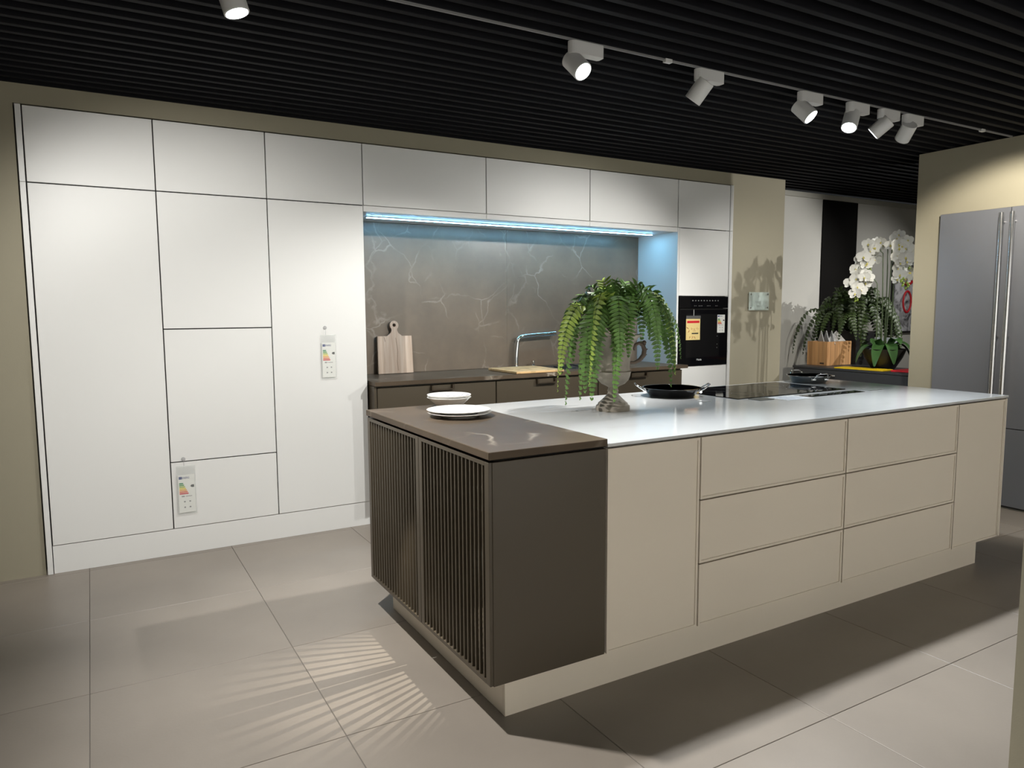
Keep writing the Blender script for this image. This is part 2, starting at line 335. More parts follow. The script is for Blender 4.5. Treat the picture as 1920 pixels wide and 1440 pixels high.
# oven
ov = thing('built_in_oven', 'black glass built-in oven in the white column', 'oven', (4.2, 0.25, 0.94))
box('body', BLACKP, ov, 3.93, 4.476, 0.03, 0.56, 0.945, 1.532)
cp = box('control_panel', GLASSB, ov, 3.925, 4.500, -0.006, 0.022, 1.437, 1.534, 0.001)
dg = box('door', GLASSB, ov, 3.925, 4.500, -0.006, 0.022, 0.942, 1.431, 0.001)
box('window', mat('oven_window', (0.008, 0.008, 0.0085), 0.08, spec=0.12), dg, 4.01, 4.40, -0.0068, -0.006, 1.015, 1.385)
box('handle_groove', BLACKP, dg, 3.94, 4.485, -0.008, -0.006, 1.424, 1.430)
text('lettering', 'Miele', 0.024, INKW, dg, (4.135, -0.0075, 0.987), width=0.058)
ic = MB()
for k in range(10): ic.box(4.075+k*0.033, 4.087+k*0.033, -0.0068, -0.0062, 1.496, 1.504)
for k in (0, 1, 3, 4, 5, 9, 10, 11, 15, 16): ic.box(4.10+k*0.0165, 4.106+k*0.0165, -0.0068, -0.0062, 1.453, 1.459)
ic.build('symbols', INKG, cp)['kind'] = 'stuff'
sc_ = MB()
for z in (1.315, 1.26, 1.235, 1.19, 1.12, 1.09): sc_.box(4.372, 4.378, -0.0078, -0.007, z, z+0.006)
sc_.build('shelf_marks', INKG, dg)['kind'] = 'stuff'
# price tag and energy label hanging on the oven
pt = thing('price_tag', 'yellow hand-written price tag with a red band hanging on the oven', 'tag', (4.09, -0.012, 1.17))
crd = box('card', mat('tag_yellow', (0.80, 0.62, 0.26), 0.6), pt, 4.004, 4.166, -0.0115, -0.0095, 1.166, 1.345)
box('printed_band', RED, crd, 4.016, 4.156, -0.0121, -0.0116, 1.310, 1.330)
box('holder', mat('tag_holder', (0.10, 0.10, 0.10), 0.3), pt, 4.004, 4.170, -0.0125, -0.009, 1.346, 1.372)
hw = MB(); random.seed(3)
for (x, z, s) in ((4.022, 1.27, .03), (4.055, 1.262, .03), (4.025, 1.243, .025), (4.09, 1.25, .03), (4.125, 1.262, .03), (4.035, 1.185, .02), (4.07, 1.188, .02), (4.10, 1.19, .018)):
    pts = [Vector((x+s*random.uniform(-.5, .9), -0.0121, z+0.012*random.uniform(-1, 1))) for _ in range(5)]
    hw.tube(pts, 0.0012, 5)
hw.build('handwriting', mat('pen_red', (0.45, 0.10, 0.05), 0.6), crd)['kind'] = 'stuff'
box('printed_line', INK, crd, 4.07, 4.145, -0.0121, -0.0116, 1.216, 1.226)
box('string', INKW, pt, 4.090, 4.094, -0.0105, -0.0085, 1.372, 1.425)
random.seed(11)
def energy(name, label, x0, x1, z0, z1, y, hook=None, sleeve_extra=0, tilt=0):
    """energy label card; hook: (x, z) of the suction hook on the door"""
    t = thing(name, label, 'label', ((x0+x1)/2, y, z0), group='energy labels')
    W, Hh = x1-x0, z1-z0
    c = box('card', PAPER, t, x0, x1, y-0.0024, y-0.0016, z0, z1)
    yf = y-0.0030
    def pr(n, m, a0, a1, b0, b1): return box(n, m, c, x0+W*a0, x0+W*a1, yf, y-0.0025, z0+Hh*b0, z0+Hh*b1)
    pr('printed_flag', BLUE, 0.05, 0.24, 0.885, 0.955)
    text('lettering', 'ENERG', Hh*0.075, BLUE, c, (x0+W*0.26, yf, z0+Hh*0.895), width=W*0.42)
    cols = [(0, .22, .07), (.06, .30, .04), (.35, .45, .02), (.80, .62, .01), (.78, .35, .02), (.72, .14, .02), (.60, .015, .02)]
    for k, cc in enumerate(cols):
        zb = 0.79-0.045*k; L = 0.22+0.05*k
        MB().add([(x0+W*.06, yf, z0+Hh*(zb-.035)), (x0+W*(.06+L), yf, z0+Hh*(zb-.035)), (x0+W*(.06+L+.04), yf, z0+Hh*(zb-.0175)), (x0+W*(.06+L), yf, z0+Hh*zb), (x0+W*.06, yf, z0+Hh*zb),
                  ], [(0, 1, 2, 3, 4)]).build('printed_arrow', mat('energy_%d' % k, cc, 0.6), c)
    MB().add([(x0+W*.72, yf, z0+Hh*.69), (x0+W*.80, yf, z0+Hh*.655), (x0+W*.95, yf, z0+Hh*.655), (x0+W*.95, yf, z0+Hh*.725), (x0+W*.80, yf, z0+Hh*.725)], [(0, 1, 2, 3, 4)]).build('class_arrow', INK, c)
    pr('printed_line', INKG, .18, .36, .415, .445); pr('printed_line', INKG, .42, .80, .42, .435)
    for a, b in ((.30, .27), (.62, .27), (.30, .12), (.62, .12)): pr('printed_symbol', INKG, a, a+.10, b, b+.035)
    if hook:
        s = MB().box(x0-0.006, x1+0.006, y-0.0042, y-0.0036, z0-0.012, z1+sleeve_extra).box(x0-0.006, x1+0.006, y-0.0012, y-0.0006, z0-0.012, z1+sleeve_extra)
        s.build('sleeve', SLEEVE, t)
        h = MB().lathe([(0.012, 0), (0.011, 0.003), (0.004, 0.005), (0.0, 0.0055)], 16)
        h.xf(Matrix.Translation((hook[0], -0.0005, hook[1])) @ Matrix.Rotation(math.pi/2, 4, 'X'))
        h.tube([(hook[0], -0.006, hook[1]), (hook[0], -0.012, hook[1]-0.01), (hook[0], -0.010, z1+sleeve_extra-0.012)], 0.0012, 6)
        h.build('suction_hook', mat('hook_plastic', (0.6, 0.6, 0.6), 0.15, alpha=0.6), t)
    return t
energy('energy_label', 'energy label in a clear sleeve hooked high on the white door', 0.905, 0.990, 1.006, 1.228, -0.006, (0.930, 1.322), 0.05)
energy('energy_label', 'energy label in a clear sleeve hanging on the lowest drawer front', 0.034, 0.124, 0.250, 0.475, -0.006, (0.069, 0.567), 0.055)
energy('energy_label', 'small energy sticker on the right side of the oven door', 4.372, 4.462, 1.222, 1.378, -0.0065)

# backsplash
bs = thing('backsplash', 'brown veined stone backsplash behind the tap', 'backsplash', (2.55, 0.5, 0.966))
box('panel', STONEB, bs, 1.205, 2.5494, 0.500, 0.512, 0.967, 2.064); box('panel', STONEB, bs, 2.5506, 3.901, 0.500, 0.512, 0.967, 2.064)
# light strip in the niche
ls = thing('light_strip', 'bluish white light strip under the wall cabinets', 'light', (2.55, 0.22, 2.06))
box('housing', STEEL, ls, 1.30, 3.815, 0.212, 0.240, 2.058, 2.0655)
box('diffuser', LED, ls, 1.302, 3.813, 0.2150, 0.2300, 2.0545, 2.0579)
# base cabinets under the brown worktop
YB = -0.085
for x0, lab in ((1.215, 'brown base cabinet under the upright chopping board'), (2.125, 'brown base cabinet under the tap'), (3.030, 'brown base cabinet next to the oven column')):
    t = thing('base_cabinet', lab, 'cabinet', (x0+0.45, 0.2, 0), group='brown base cabinets'); x1 = x0+(0.908 if x0 < 2 else 0.902)
    if x0 > 3: x1 = 3.900
    bo = MB().box(x0+0.0005, x1-0.0005, YB+0.022, 0.495, ZP, 0.86).box(x0+0.0005, x1-0.0005, YB+0.022, YB+0.04, 0.86, 0.935)
    if x0 < 2: bo.box(x0+0.0005, x0+0.018, YB, YB+0.0215, ZP, 0.935).box(x0+0.0005, x0+0.018, YB+0.04, 0.495, 0.86, 0.935)
    bo.build('body', BROWN, t)
    xs = x0+0.020 if x0 < 2 else x0
    for k, (a, b) in enumerate(((ZP, 0.415), (0.415, 0.675), (0.675, 0.928))):
        dr = box('drawer_front', BROWN, t, xs+0.003, x1-0.003, YB, YB+0.019, a+0.003, b-0.003, 0.002)
        if k == 2:
            hx = (x0+x1)/2+0.03 if x0 < 2 else (x0+x1)/2-0.035
            if x0 > 3: hx = (x0+x1)/2-0.04
            hd = MB(); zt, zb_, y1 = 0.922, 0.888, YB-0.0005
            hd.box(hx-0.085, hx-0.070, y1-0.026, y1-0.0005, zb_, zt, 0.001).box(hx+0.070, hx+0.085, y1-0.026, y1-0.0005, zb_, zt, 0.001).box(hx-0.0699, hx+0.0699, y1-0.026, y1-0.012, zb_, zb_+0.009, 0.001)
            hd.build('handle', BRONZE, dr)
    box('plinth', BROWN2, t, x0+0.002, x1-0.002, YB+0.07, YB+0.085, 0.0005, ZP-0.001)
wt = thing('kitchen_worktop', 'brown stone worktop along the wall under the tap', 'worktop', (2.55, 0.2, 0.94))
sx0, sx1, sy0, sy1 = 2.72, 3.22, 0.04, 0.42
wm = MB().box(1.216, sx0, -0.105, 0.499, 0.938, 0.965).box(sx1, 3.902, -0.105, 0.499, 0.938, 0.965).box(sx0, sx1, -0.105, sy0, 0.938, 0.965).box(sx0, sx1, sy1, 0.499, 0.938, 0.965).box(3.902, 3.945, -0.105, -0.006, 0.938, 0.965)
wm.build('slab', STONE, wt)
sk = thing('sink', 'steel sink set into the brown worktop behind the fern', 'sink', (2.97, 0.23, 0.88))
sm = MB()
g = 0.002
a0, a1, b0, b1 = sx0+g, sx1-g, sy0+g, sy1-g
sm.box(a0, a1, b0, b1, 0.870, 0.873).box(a0, a0+0.004, b0, b1, 0.873, 0.967).box(a1-0.004, a1, b0, b1, 0.873, 0.967).box(a0+.004, a1-.004, b0, b0+0.004, 0.873, 0.967).box(a0+.004, a1-.004, b1-0.004, b1, 0.873, 0.967)
sm.build('basin', STEEL, sk); MB().lathe([(0.04, 0.8735), (0.036, 0.876), (0.0, 0.876)], 20, c=(2.97, 0.23)).build('drain', CHROME, sk)
# tap
tp = thing('kitchen_tap', 'chrome kitchen tap with a long straight spout', 'tap', (2.60, 0.445, 0.966))
def arc(c, r, a0, a1, n, u, v): return [Vector(c)+Vector(u)*r*math.cos(a0+(a1-a0)*i/n)+Vector(v)*r*math.sin(a0+(a1-a0)*i/n) for i in range(n+1)]
tm = MB().lathe([(0.027, 0), (0.027, 0.006), (0.018, 0.01), (0.017, 0.02)], 24)
pth = [(0, 0, 0.01), (0.005, 0, 0.12), (0.013, 0, 0.20)] + [(0.016+0.045-0.045*math.cos(a), 0, 0.205+0.045*math.sin(a)) for a in [math.radians(15*k) for k in range(1, 6)]] + [(0.07, 0, 0.252), (0.20, 0, 0.260), (0.33, 0, 0.266)]
tm.tube(pth, [0.016]*4+[0.0175]*(len(pth)-4), 16); tm.build('spout', CHROME, tp, True)
MB().tube([(0.331, 0, 0.266), (0.378, 0, 0.268)], 0.0195, 16).build('spray_head', CHROME, tp, True)
MB().lathe([(0.016, 0), (0.016, 0.012), (0.009, 0.016), (0.009, 0.035), (0.012, 0.038), (0.012, 0.05), (0.0, 0.052)], 16, c=(0.165, 0.0)).build('lever', CHROME, tp, True)
st = thing('sink_strainer', 'dark strainer tray lying on the sink behind the fern', 'tray', (2.86, 0.16, 0.968))
MB().box(2.765, 2.955, 0.09, 0.24, 0.9685, 0.976, 0.003).box(2.80, 2.90, 0.12, 0.20, 0.976, 0.985, 0.003).build('tray', BLACKP, st); MB().tube([(2.90, .20, .988), (2.96, .16, .990), (2.99, .12, .980)], 0.006, 8).build('grip', BLACKP, st)
cb = thing('chopping_board', 'pale chopping board lying flat on the worktop in front of the tap', 'board', (2.47, 0.12, 0.966))
box('board', WOODC, cb, 2.285, 2.70, -0.10, 0.335, 0.9665, 0.984, 0.003)
# upright board leaning on the backsplash
ub = thing('chopping_board', 'wooden chopping board with a ring handle leaning on the backsplash', 'board', (1.575, 0.455, 0.967))
W2, HB = 0.136, 0.275
out = [(-W2, 0), (W2, 0), (W2-0.003, HB), (0.058, HB)] + [(0.030, HB+0.022), (0.022, HB+0.040)] 
for k in range(0, 13):
    a = math.radians(-50+k*280/12); out.append((0.034*math.cos(a), HB+0.078+0.034*math.sin(a)))
out += [(-0.022, HB+0.040), (-0.030, HB+0.022), (-0.058, HB), (-W2+0.003, HB)]
bm = bmesh.new(); outer = [bm.verts.new((x, 0, z)) for x, z in out]
oe = [bm.edges.new((outer[i], outer[(i+1) % len(outer)])) for i in range(len(outer))]
hole = [bm.verts.new((0.013*math.cos(a), 0, HB+0.080+0.013*math.sin(a))) for a in [2*math.pi*k/14 for k in range(14)]]
he = [bm.edges.new((hole[i], hole[(i+1) % 14])) for i in range(14)]
bmesh.ops.triangle_fill(bm, use_beauty=True, use_dissolve=False, edges=oe+he)
r = bmesh.ops.extrude_face_region(bm, geom=bm.faces[:]); bmesh.ops.translate(bm, verts=[v for v in r['geom'] if isinstance(v, bmesh.types.BMVert)], vec=(0, 0.022, 0))
bmesh.ops.recalc_face_normals(bm, faces=bm.faces[:])
me = bpy.data.meshes.new('board'); bm.to_mesh(me); bm.free(); me.materials.append(WOODB)
bo = link('board', me, ub); bo.rotation_euler = (math.radians(-4), 0, 0); bo.location = (0, -0.01, 0.0015)
ck = MB().tube([(0.018, -0.0002, 0.02), (0.012, -0.0002, 0.09), (0.020, -0.0002, 0.16), (0.008, -0.0002, 0.262)], 0.0012, 5).tube([(-0.075, -0.0002, 0.235), (-0.082, -0.0002, 0.268)], 0.0014, 5).build('crack', mat('wood_crack', (0.12, 0.08, 0.05), 0.8), bo, True)

# ------------------------------------------------------------------ island
IX0, IX1, IX2, IY0, IY1, IZ = 0.742, 1.225, 3.978, -2.541, -1.334, 0.933
ip = thing('island_plinth', 'beige plinth carrying the kitchen island', 'plinth', (2.3, -1.9, 0))
box('plinth_board', BEIGE, ip, 0.829, 3.864, -2.480, -2.464, 0.0005, ZP-0.001); box('plinth_board', BEIGE, ip, 0.829, 3.864, -1.404, -1.388, 0.0005, ZP-0.001)
box('plinth_board', BEIGE, ip, 0.829, 0.845, -2.463, -1.405, 0.0005, ZP-0.001); box('plinth_board', BEIGE, ip, 3.848, 3.864, -2.463, -1.405, 0.0005, ZP-0.001)
# dark end unit with slatted doors
du = thing('slatted_cabinet', 'dark brown island end cabinet with two slatted doors', 'cabinet', (0.98, -1.94, 0))
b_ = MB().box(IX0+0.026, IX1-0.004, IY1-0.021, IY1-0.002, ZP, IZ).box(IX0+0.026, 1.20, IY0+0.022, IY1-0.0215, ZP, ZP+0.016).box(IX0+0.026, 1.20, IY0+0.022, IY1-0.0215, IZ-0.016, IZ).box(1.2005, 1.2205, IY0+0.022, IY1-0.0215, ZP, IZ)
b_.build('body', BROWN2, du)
sp = MB().box(IX0+0.012, 1.2215, IY0+0.003, IY0+0.0215, ZP, IZ-0.004, 0.0015).build('side_panel', BROWN, du)
SHELF = mat('shelf_clear', (0.30, 0.32, 0.30), 0.05, alpha=0.12)  # made clear so light of the added lamp passes through
for za in (0.40, 0.66):
    MB().box(IX0+0.05, 1.195, -1.944, IY1-0.022, za, za+0.008).build('shelf', SHELF, du); MB().box(IX0+0.05, 1.195, IY0+0.023, -1.946, za, za+0.008).build('shelf', SHELF, du)
def slat_door(y0, y1):
    x0, x1 = IX0, IX0+0.022; z0, z1 = ZP+0.002, IZ-0.004; s1, s2, rl = 0.030, 0.030, 0.014
    d = MB().box(x0, x1, y0, y0+s1, z0, z1, 0.0008).box(x0, x1, y1-s2, y1, z0, z1, 0.0008).box(x0, x1, y0+s1, y1-s2, z0, z0+rl).box(x0, x1, y0+s1, y1-s2, z1-rl, z1).build('door', BROWN, du)
    n = 17; sp_ = (y1-y0-s1-s2)/(n+0.3)
    sl = MB().box(x0+0.002, x1-0.009, -0.0042, 0.0042, z0+rl+0.0002, z1-rl-0.0002).mesh('door_slat', BROWN, Vector((du.location.x, 0, du.location.z)))
    for k in range(n):
        o = link('door_slat', sl, d); o.location = (0, y0+s1+sp_*(k+0.65)-du.location.y, 0)
slat_door(-1.9435, IY1-0.003); slat_door(IY0+0.006, -1.9475)
# dishes and basket behind the slats
dsh = tag(MB().lathe([(0.05, 0.669), (0.055, 0.672), (0.11, 0.70), (0.13, 0.725), (0.126, 0.726), (0.105, 0.706), (0.05, 0.678), (0.0, 0.677)], 28, c=(0.93, -2.22)).build('serving_bowl', PORC), 'pale bowl on a shelf behind the right slatted door', 'bowl')
bk = thing('woven_mat', 'pale woven mat on the floor of the slatted cabinet', 'mat', (0.97, -2.24, 0.173))
wmesh = MB()
for k in range(20): wmesh.box(0.785, 1.18, -2.50+k*0.0265, -2.482+k*0.0265, 0.1735, 0.179)
for k in range(16): wmesh.box(0.79+k*0.0245, 0.804+k*0.0245, -2.50, -1.978, 0.1792, 0.184)
wmesh.build('weave', mat('straw', (0.42, 0.36, 0.28), 0.8), bk)
bs2 = tag(MB().lathe([(0.07, 0.409), (0.075, 0.412), (0.10, 0.47), (0.105, 0.50), (0.101, 0.50), (0.095, 0.47), (0.07, 0.416), (0.0, 0.415)], 28, c=(0.93, -2.36)).build('mixing_bowl', mat('olive_glaze', (0.16, 0.14, 0.08), 0.25)), 'olive bowl on the lower shelf behind the right slatted door', 'bowl')
# added lamp; light through the slats stands in for stripes reflected off them
dl = thing('added_light_puck', 'small round lamp added in the slatted cabinet to cast floor stripes', 'light', (1.17, -1.90, 0.90))
MB().lathe([(0.0, 0.909), (0.022, 0.909), (0.022, 0.916), (0.0, 0.916)], 20, c=(1.165, -1.93)).build('housing', STEEL, dl)
spot('added_stripe_lamp', (1.165, -1.93, 0.895), (0.60, -1.97, 0.0), 75, 50, 0.85, WARM, 0.002)
# dark worktop and white worktop
wd = tag(box('island_worktop', STONE, None, IX0-0.004, IX1-0.002, IY0-0.004, IY1+0.004, IZ+0.006, 0.965, 0.0015), 'brown stone worktop on the island end, under the plates', 'worktop')
ww = tag(box('island_worktop', MARBLE, None, IX1-0.0005, IX2+0.003, IY0-0.003, IY1+0.004, IZ+0.002, 0.947, 0.001), 'white stone worktop of the island with the hob', 'worktop')
def island_unit(x0, x1, label, fronts, name='drawer_cabinet'):
    t = thing(name, label, 'cabinet', ((x0+x1)/2, -1.94, 0), group='beige island cabinets')
    box('body', mat('beige_carcass', (0.20, 0.18, 0.15), 0.6), t, x0+0.001, x1-0.001, IY0+0.024, IY1-0.024, ZP, IZ-0.004)
    for a, b, n in fronts:
        f = MB(); X0, X1, Z0, Z1 = x0+0.003, x1-0.003, a+0.003, b-0.003; y0, fr = IY0, 0.010
        # shaker-like hairline frame: raised rim round a field 2 mm deeper
        f.box(X0, X0+fr, y0, y0+0.020, Z0, Z1).box(X1-fr, X1, y0, y0+0.020, Z0, Z1).box(X0+fr, X1-fr, y0, y0+0.020, Z0, Z0+fr).box(X0+fr, X1-fr, y0, y0+0.020, Z1-fr, Z1)
        f.box(X0+fr, X1-fr, y0+0.004, y0+0.020, Z0+fr, Z1-fr)
        f.build(n, BEIGE, t)
    if name == 'drawer_cabinet':
        for a, b in ((ZP, 0.415), (0.415, 0.675), (0.675, IZ-0.003)): box('back_panel', BEIGE, t, x0+0.003, x1-0.003, IY1-0.022, IY1-0.002, a+0.003, b-0.003, 0.0015)
    else: box('back_panel', BEIGE, t, x0+0.003, x1-0.003, IY1-0.022, IY1-0.002, ZP+0.003, IZ-0.006, 0.0015)
    return t
D3 = [(0.675, IZ-0.003, 'drawer_front'), (0.4145, 0.675, 'drawer_front'), (ZP-0.002, 0.4145, 'drawer_front')]
D1 = [(ZP-0.002, IZ-0.003, 'door')]
island_unit(IX1, 1.683, 'beige island cabinet with one door beside the dark brown end', D1, 'door_cabinet')
island_unit(1.685, 2.592, 'beige three-drawer island cabinet nearer to the fern', D3)
island_unit(2.594, 3.502, 'beige three-drawer island cabinet nearer to the fridge', D3)
r_ = island_unit(3.504, 3.962, 'beige island cabinet with one door at the fridge end', D1, 'door_cabinet')
tag(box('end_panel', BEIGE, None, 3.963, IX2, IY0, IY1-0.002, ZP, IZ-0.003, 0.001), 'beige side panel closing the fridge end of the island', 'panel')
# hob and controls
ZT = 0.9475
hb = thing('induction_hob', 'black glass induction hob set in the white worktop', 'hob', (3.05, -1.63, ZT))
box('glass', GLASSB, hb, 2.600, 3.500, -1.885, -1.375, ZT, ZT+0.0035, 0.001)
mk = MB()
for x in (2.82, 3.28):
    for y in (-1.51, -1.75): mk.lathe([(0.085, ZT+0.0036), (0.087, ZT+0.0036), (0.087, ZT+0.0038), (0.085, ZT+0.0038)], 32, close=True, c=(x, y))
mk.build('ring_marks', mat('hob_mark', (0.05, 0.05, 0.05), 0.3), hb)
ctl = thing('hob_control_strip', 'narrow black glass control strip in front of the hob', 'control', (3.24, -1.985, ZT))
box('glass', GLASSB, ctl, 3.00, 3.485, -2.022, -1.955, ZT, ZT+0.0025, 0.0008)
cm = MB()
for k in range(5): cm.lathe([(0.016, ZT+0.0027), (0.018, ZT+0.0027), (0.018, ZT+0.0029), (0.016, ZT+0.0029)], 20, close=True, c=(3.10+0.06*k, -1.99))
cm.build('control_marks', INKG, ctl)
def card(name, label, cat, m, x0, x1, y0, y1, th=0.001, z=ZT): return tag(box(name, m, None, x0, x1, y0, y1, z, z+th), label, cat)
card('socket_cover', 'dark grey metal socket cover in front of the hob', 'socket', mat('socket_grey', (0.12, 0.12, 0.11), 0.4, metal=0.5), 2.655, 2.765, -1.985, -1.905, 0.002)
nt_ = thing('notice_sheet', 'white printed notice sheet lying in front of the hob', 'paper', (2.93, -1.985, ZT))
ns = box('sheet', mat('sheet_white', (0.82, 0.83, 0.84), 0.4), nt_, 2.785, 2.995, -2.055, -1.915, ZT, ZT+0.0008)
nl = MB(); random.seed(5)
for k in range(7): nl.box(2.80, 2.80+random.uniform(.12, .18), -2.045+0.018*k, -2.040+0.018*k, ZT+0.0009, ZT+0.0011)
nl.build('printed_lines', mat('print_bluegrey', (0.35, 0.42, 0.55), 0.6), ns)
card('glass_card', 'small grey glass card on the white worktop right of the hob', 'card', mat('card_grey', (0.38, 0.40, 0.39), 0.15), 3.545, 3.690, -2.005, -1.932, 0.003)
card('socket_cover', 'flat white socket lid on the worktop beside the black pan', 'socket', mat('lid_white', (0.70, 0.70, 0.69), 0.15), 2.37, 2.43, -1.865, -1.805, 0.0015)
# pans
def pan(name, label, loc, r_top, r_bot, h, m_out, m_in, rz, hand):
    t = thing(name, label, 'pan', loc, rz)
    MB().lathe([(0.0, 0.0015), (r_bot-0.004, 0.0015), (r_bot, 0.003), (r_top-0.004, h-0.004), (r_top, h)], 48).build('pan_body', m_out, t, True)
    MB().lathe([(r_top, h), (r_top-0.003, h+0.0005), (r_top-0.008, h-0.006), (r_bot-0.004, 0.008), (0.0, 0.007)], 48).build('pan_inside', m_in, t, True)
    MB().lathe([(r_top-0.002, h-0.002), (r_top+0.003, h-0.001), (r_top+0.003, h+0.0015), (r_top-0.002, h+0.0015)], 48, close=True).build('rim', m_out if m_out is not ENAMEL else ENAMEL, t, True)
    for s in (1, -1):
        wv, ln = hand
        pts = [(s*(r_top-0.012), -wv, h-0.016), (s*(r_top+0.012), -wv*0.98, h-0.004), (s*(r_top+ln*0.75), -wv*0.85, h+0.012), (s*(r_top+ln), -wv*0.55, h+0.020), (s*(r_top+ln), wv*0.55, h+0.020), (s*(r_top+ln*0.75), wv*0.85, h+0.012), (s*(r_top+0.012), wv*0.98, h-0.004), (s*(r_top-0.012), wv, h-0.016)]
        hm = MB().tube(pts, 0.0042, 10)
        for q in (-wv, wv): hm.tube([(s*(r_top-0.008), q-0.012*(1 if q > 0 else -1), h-0.019), (s*(r_top-0.007), q+0.012*(1 if q > 0 else -1), h-0.019)], 0.008, 10)
        hm.build('handle', CHROME, t, True)
    return t
pan('paella_pan', 'black enamel pan with two wire handles beside the fern', (2.415, -1.575, ZT), 0.158, 0.122, 0.048, ENAMEL, ENAMEL, math.radians(-36), (0.045, 0.045))
pan('serving_pan', 'steel serving pan with black inside at the far end of the hob', (3.70, -1.475, ZT), 0.136, 0.105, 0.046, mat('pan_steel', (0.42, 0.43, 0.44), 0.14, metal=1), ENAMEL, math.radians(-112), (0.042, 0.032))
# bowls and plates on the dark end
def bowl(label, z, pattern):
    t = thing('bowl', label, 'bowl', (1.115, -1.445, z), group='nested bowls')
    pr_ = [(0.0, 0.002), (0.058, 0.002), (0.062, 0.0), (0.064, 0.003), (0.075, 0.020), (0.101, 0.043), (0.106, 0.047), (0.1055, 0.0495), (0.100, 0.047), (0.072, 0.025), (0.058, 0.010), (0.0, 0.008)]
    MB().lathe(pr_, 48).build('bowl_body', PORC, t, True)
    if pattern:
        pm = MB()
        for k in range(16):
            a = 2*math.pi*k/16
            def P(rr, zz, da): return (rr*math.cos(a+da), rr*math.sin(a+da), zz)
            pts = [P(0.098, 0.0466, -0.10), P(0.080, 0.0325, -0.05), P(0.080, 0.0325, 0.12), P(0.098, 0.0466, 0.17)]
            pm.tube(pts, 0.0015, 5)
        pm.build('glaze_pattern', BLUEG, t, True)
bowl('lower white bowl of the nested pair on the brown worktop', 0.9655, False)
bowl('upper white bowl with a blue-grey pattern, nested in another', 0.9765, True)
for k, lab in enumerate(('lower white dinner plate of the stack on the brown worktop', 'upper white dinner plate of the stack on the brown worktop')):
    t = thing('dinner_plate', lab, 'plate', (1.02-0.004*k, -1.755+0.003*k, 0.9655+0.012*k), group='stacked plates')
    MB().lathe([(0.0, 0.003), (0.078, 0.003), (0.082, 0.0), (0.086, 0.003), (0.100, 0.010), (0.138, 0.0185), (0.140, 0.0205), (0.137, 0.0212), (0.100, 0.0150), (0.088, 0.0095), (0.0, 0.009)], 64).build('plate_body', PORC, t, True)

# ------------------------------------------------------------------ ferns
def frond(path, lmax, pairs, thick=0.0022, roll=0.0, seed=0, lw=1.0):
    """a frond as one mesh: a rib and paired, overlapping leaflets along it"""
    rnd = random.Random(seed); mb = MB(); raw = [Vector(p) for p in path]
    d = [0.0]
    for a, b in zip(raw, raw[1:]): d.append(d[-1]+(b-a).length)
    Lt = d[-1]; n = 22; pts = []
    for i in range(n):
        q = Lt*i/(n-1); j = max(k for k in range(len(d)) if d[k] <= q+1e-9); j = min(j, len(raw)-2)
        pts.append(raw[j].lerp(raw[j+1], (q-d[j])/max(1e-9, d[j+1]-d[j])))
    mb.tube(pts, [thick*(1-0.75*i/(n-1)) for i in range(n)], 5, mi=1)
    out = Vector((raw[-1].x-raw[0].x, raw[-1].y-raw[0].y, 0)); out = out.normalized() if out.length > 1e-4 else Vector((1, 0, 0))
    S0 = Vector((-out.y, out.x, 0)); step = Lt*0.92/pairs; wd_ = step*0.43*lw
    for k in range(pairs):
        t = 0.08+0.92*(k+0.5)/pairs; f = min(t, 0.999)*(n-1); i = min(int(f), n-2); p = pts[i].lerp(pts[i+1], f-i); T = (pts[i+1]-pts[i]).normalized()
        S = (S0-T*S0.dot(T)).normalized(); N = S.cross(T).normalized()
        if N.dot(out+Vector((0, 0, 0.8))) < 0: N = -N
        q = Matrix.Rotation(roll*min(1, t*1.6), 3, T); S = q @ S; N = q @ N
        env = min(1, t/0.22)**0.7*(1-max(0, (t-0.40)/0.60)**1.5*0.90)
        L = lmax*env*rnd.uniform(0.90, 1.08)
        for s in (1, -1):
            dr = (S*s + T*(0.22+0.35*t) - N*rnd.uniform(-0.02, 0.30)).normalized(); e = dr.cross(N).normalized()
            tip = p+dr*L-N*L*0.16; m1 = p+dr*L*0.28+N*0.001; m2 = p+dr*L*0.68-N*L*0.04; h = N*wd_*0.30
            mb.add([p-e*wd_*0.5, p+e*wd_*0.5, m1+e*wd_+h, m1, m1-e*wd_+h, m2+e*wd_*0.8+h, m2, m2-e*wd_*0.8+h, tip],
                   [(0, 1, 2, 3), (0, 3, 4), (3, 2, 5, 6), (4, 3, 6, 7), (6, 5, 8), (7, 6, 8)], 0, False)
    return mb
def arch(c, az, reach, rise, drop, n=16, bend=0.0, t0=0.0):
    """rises from the crown, arches outward and hangs down"""
    out = []
    for i in range(n):
        t = i/(n-1); a = az+bend*t
        rr = reach*(1-(1-t)**1.9)
        z = rise*math.sin(min(t/0.50, 1)*math.pi/2) - (drop+rise)*max(0, (t-0.40)/0.60)**1.6
        out.append(Vector(c)+Vector((rr*math.cos(a), rr*math.sin(a), z)))
    return out
uf = thing('potted_fern', 'green fern in a weathered clay urn on the white worktop', 'plant', (1.785, -1.855, ZT))
ur = MB().lathe([(0.0, 0.0), (0.081, 0.0), (0.082, 0.010), (0.080, 0.024), (0.072, 0.027), (0.070, 0.036), (0.060, 0.044), (0.045, 0.058), (0.030, 0.074), (0.024, 0.086), (0.027, 0.094), (0.024, 0.102), (0.022, 0.110), (0.030, 0.116), (0.056, 0.128), (0.073, 0.146), (0.081, 0.165), (0.084, 0.182), (0.086, 0.187), (0.080, 0.191),
                (0.078, 0.210), (0.082, 0.250), (0.090, 0.290), (0.100, 0.322), (0.118, 0.346), (0.136, 0.358), (0.137, 0.362), (0.124, 0.362), (0.098, 0.338), (0.0, 0.330)], 40).build('urn', URN, uf, True)
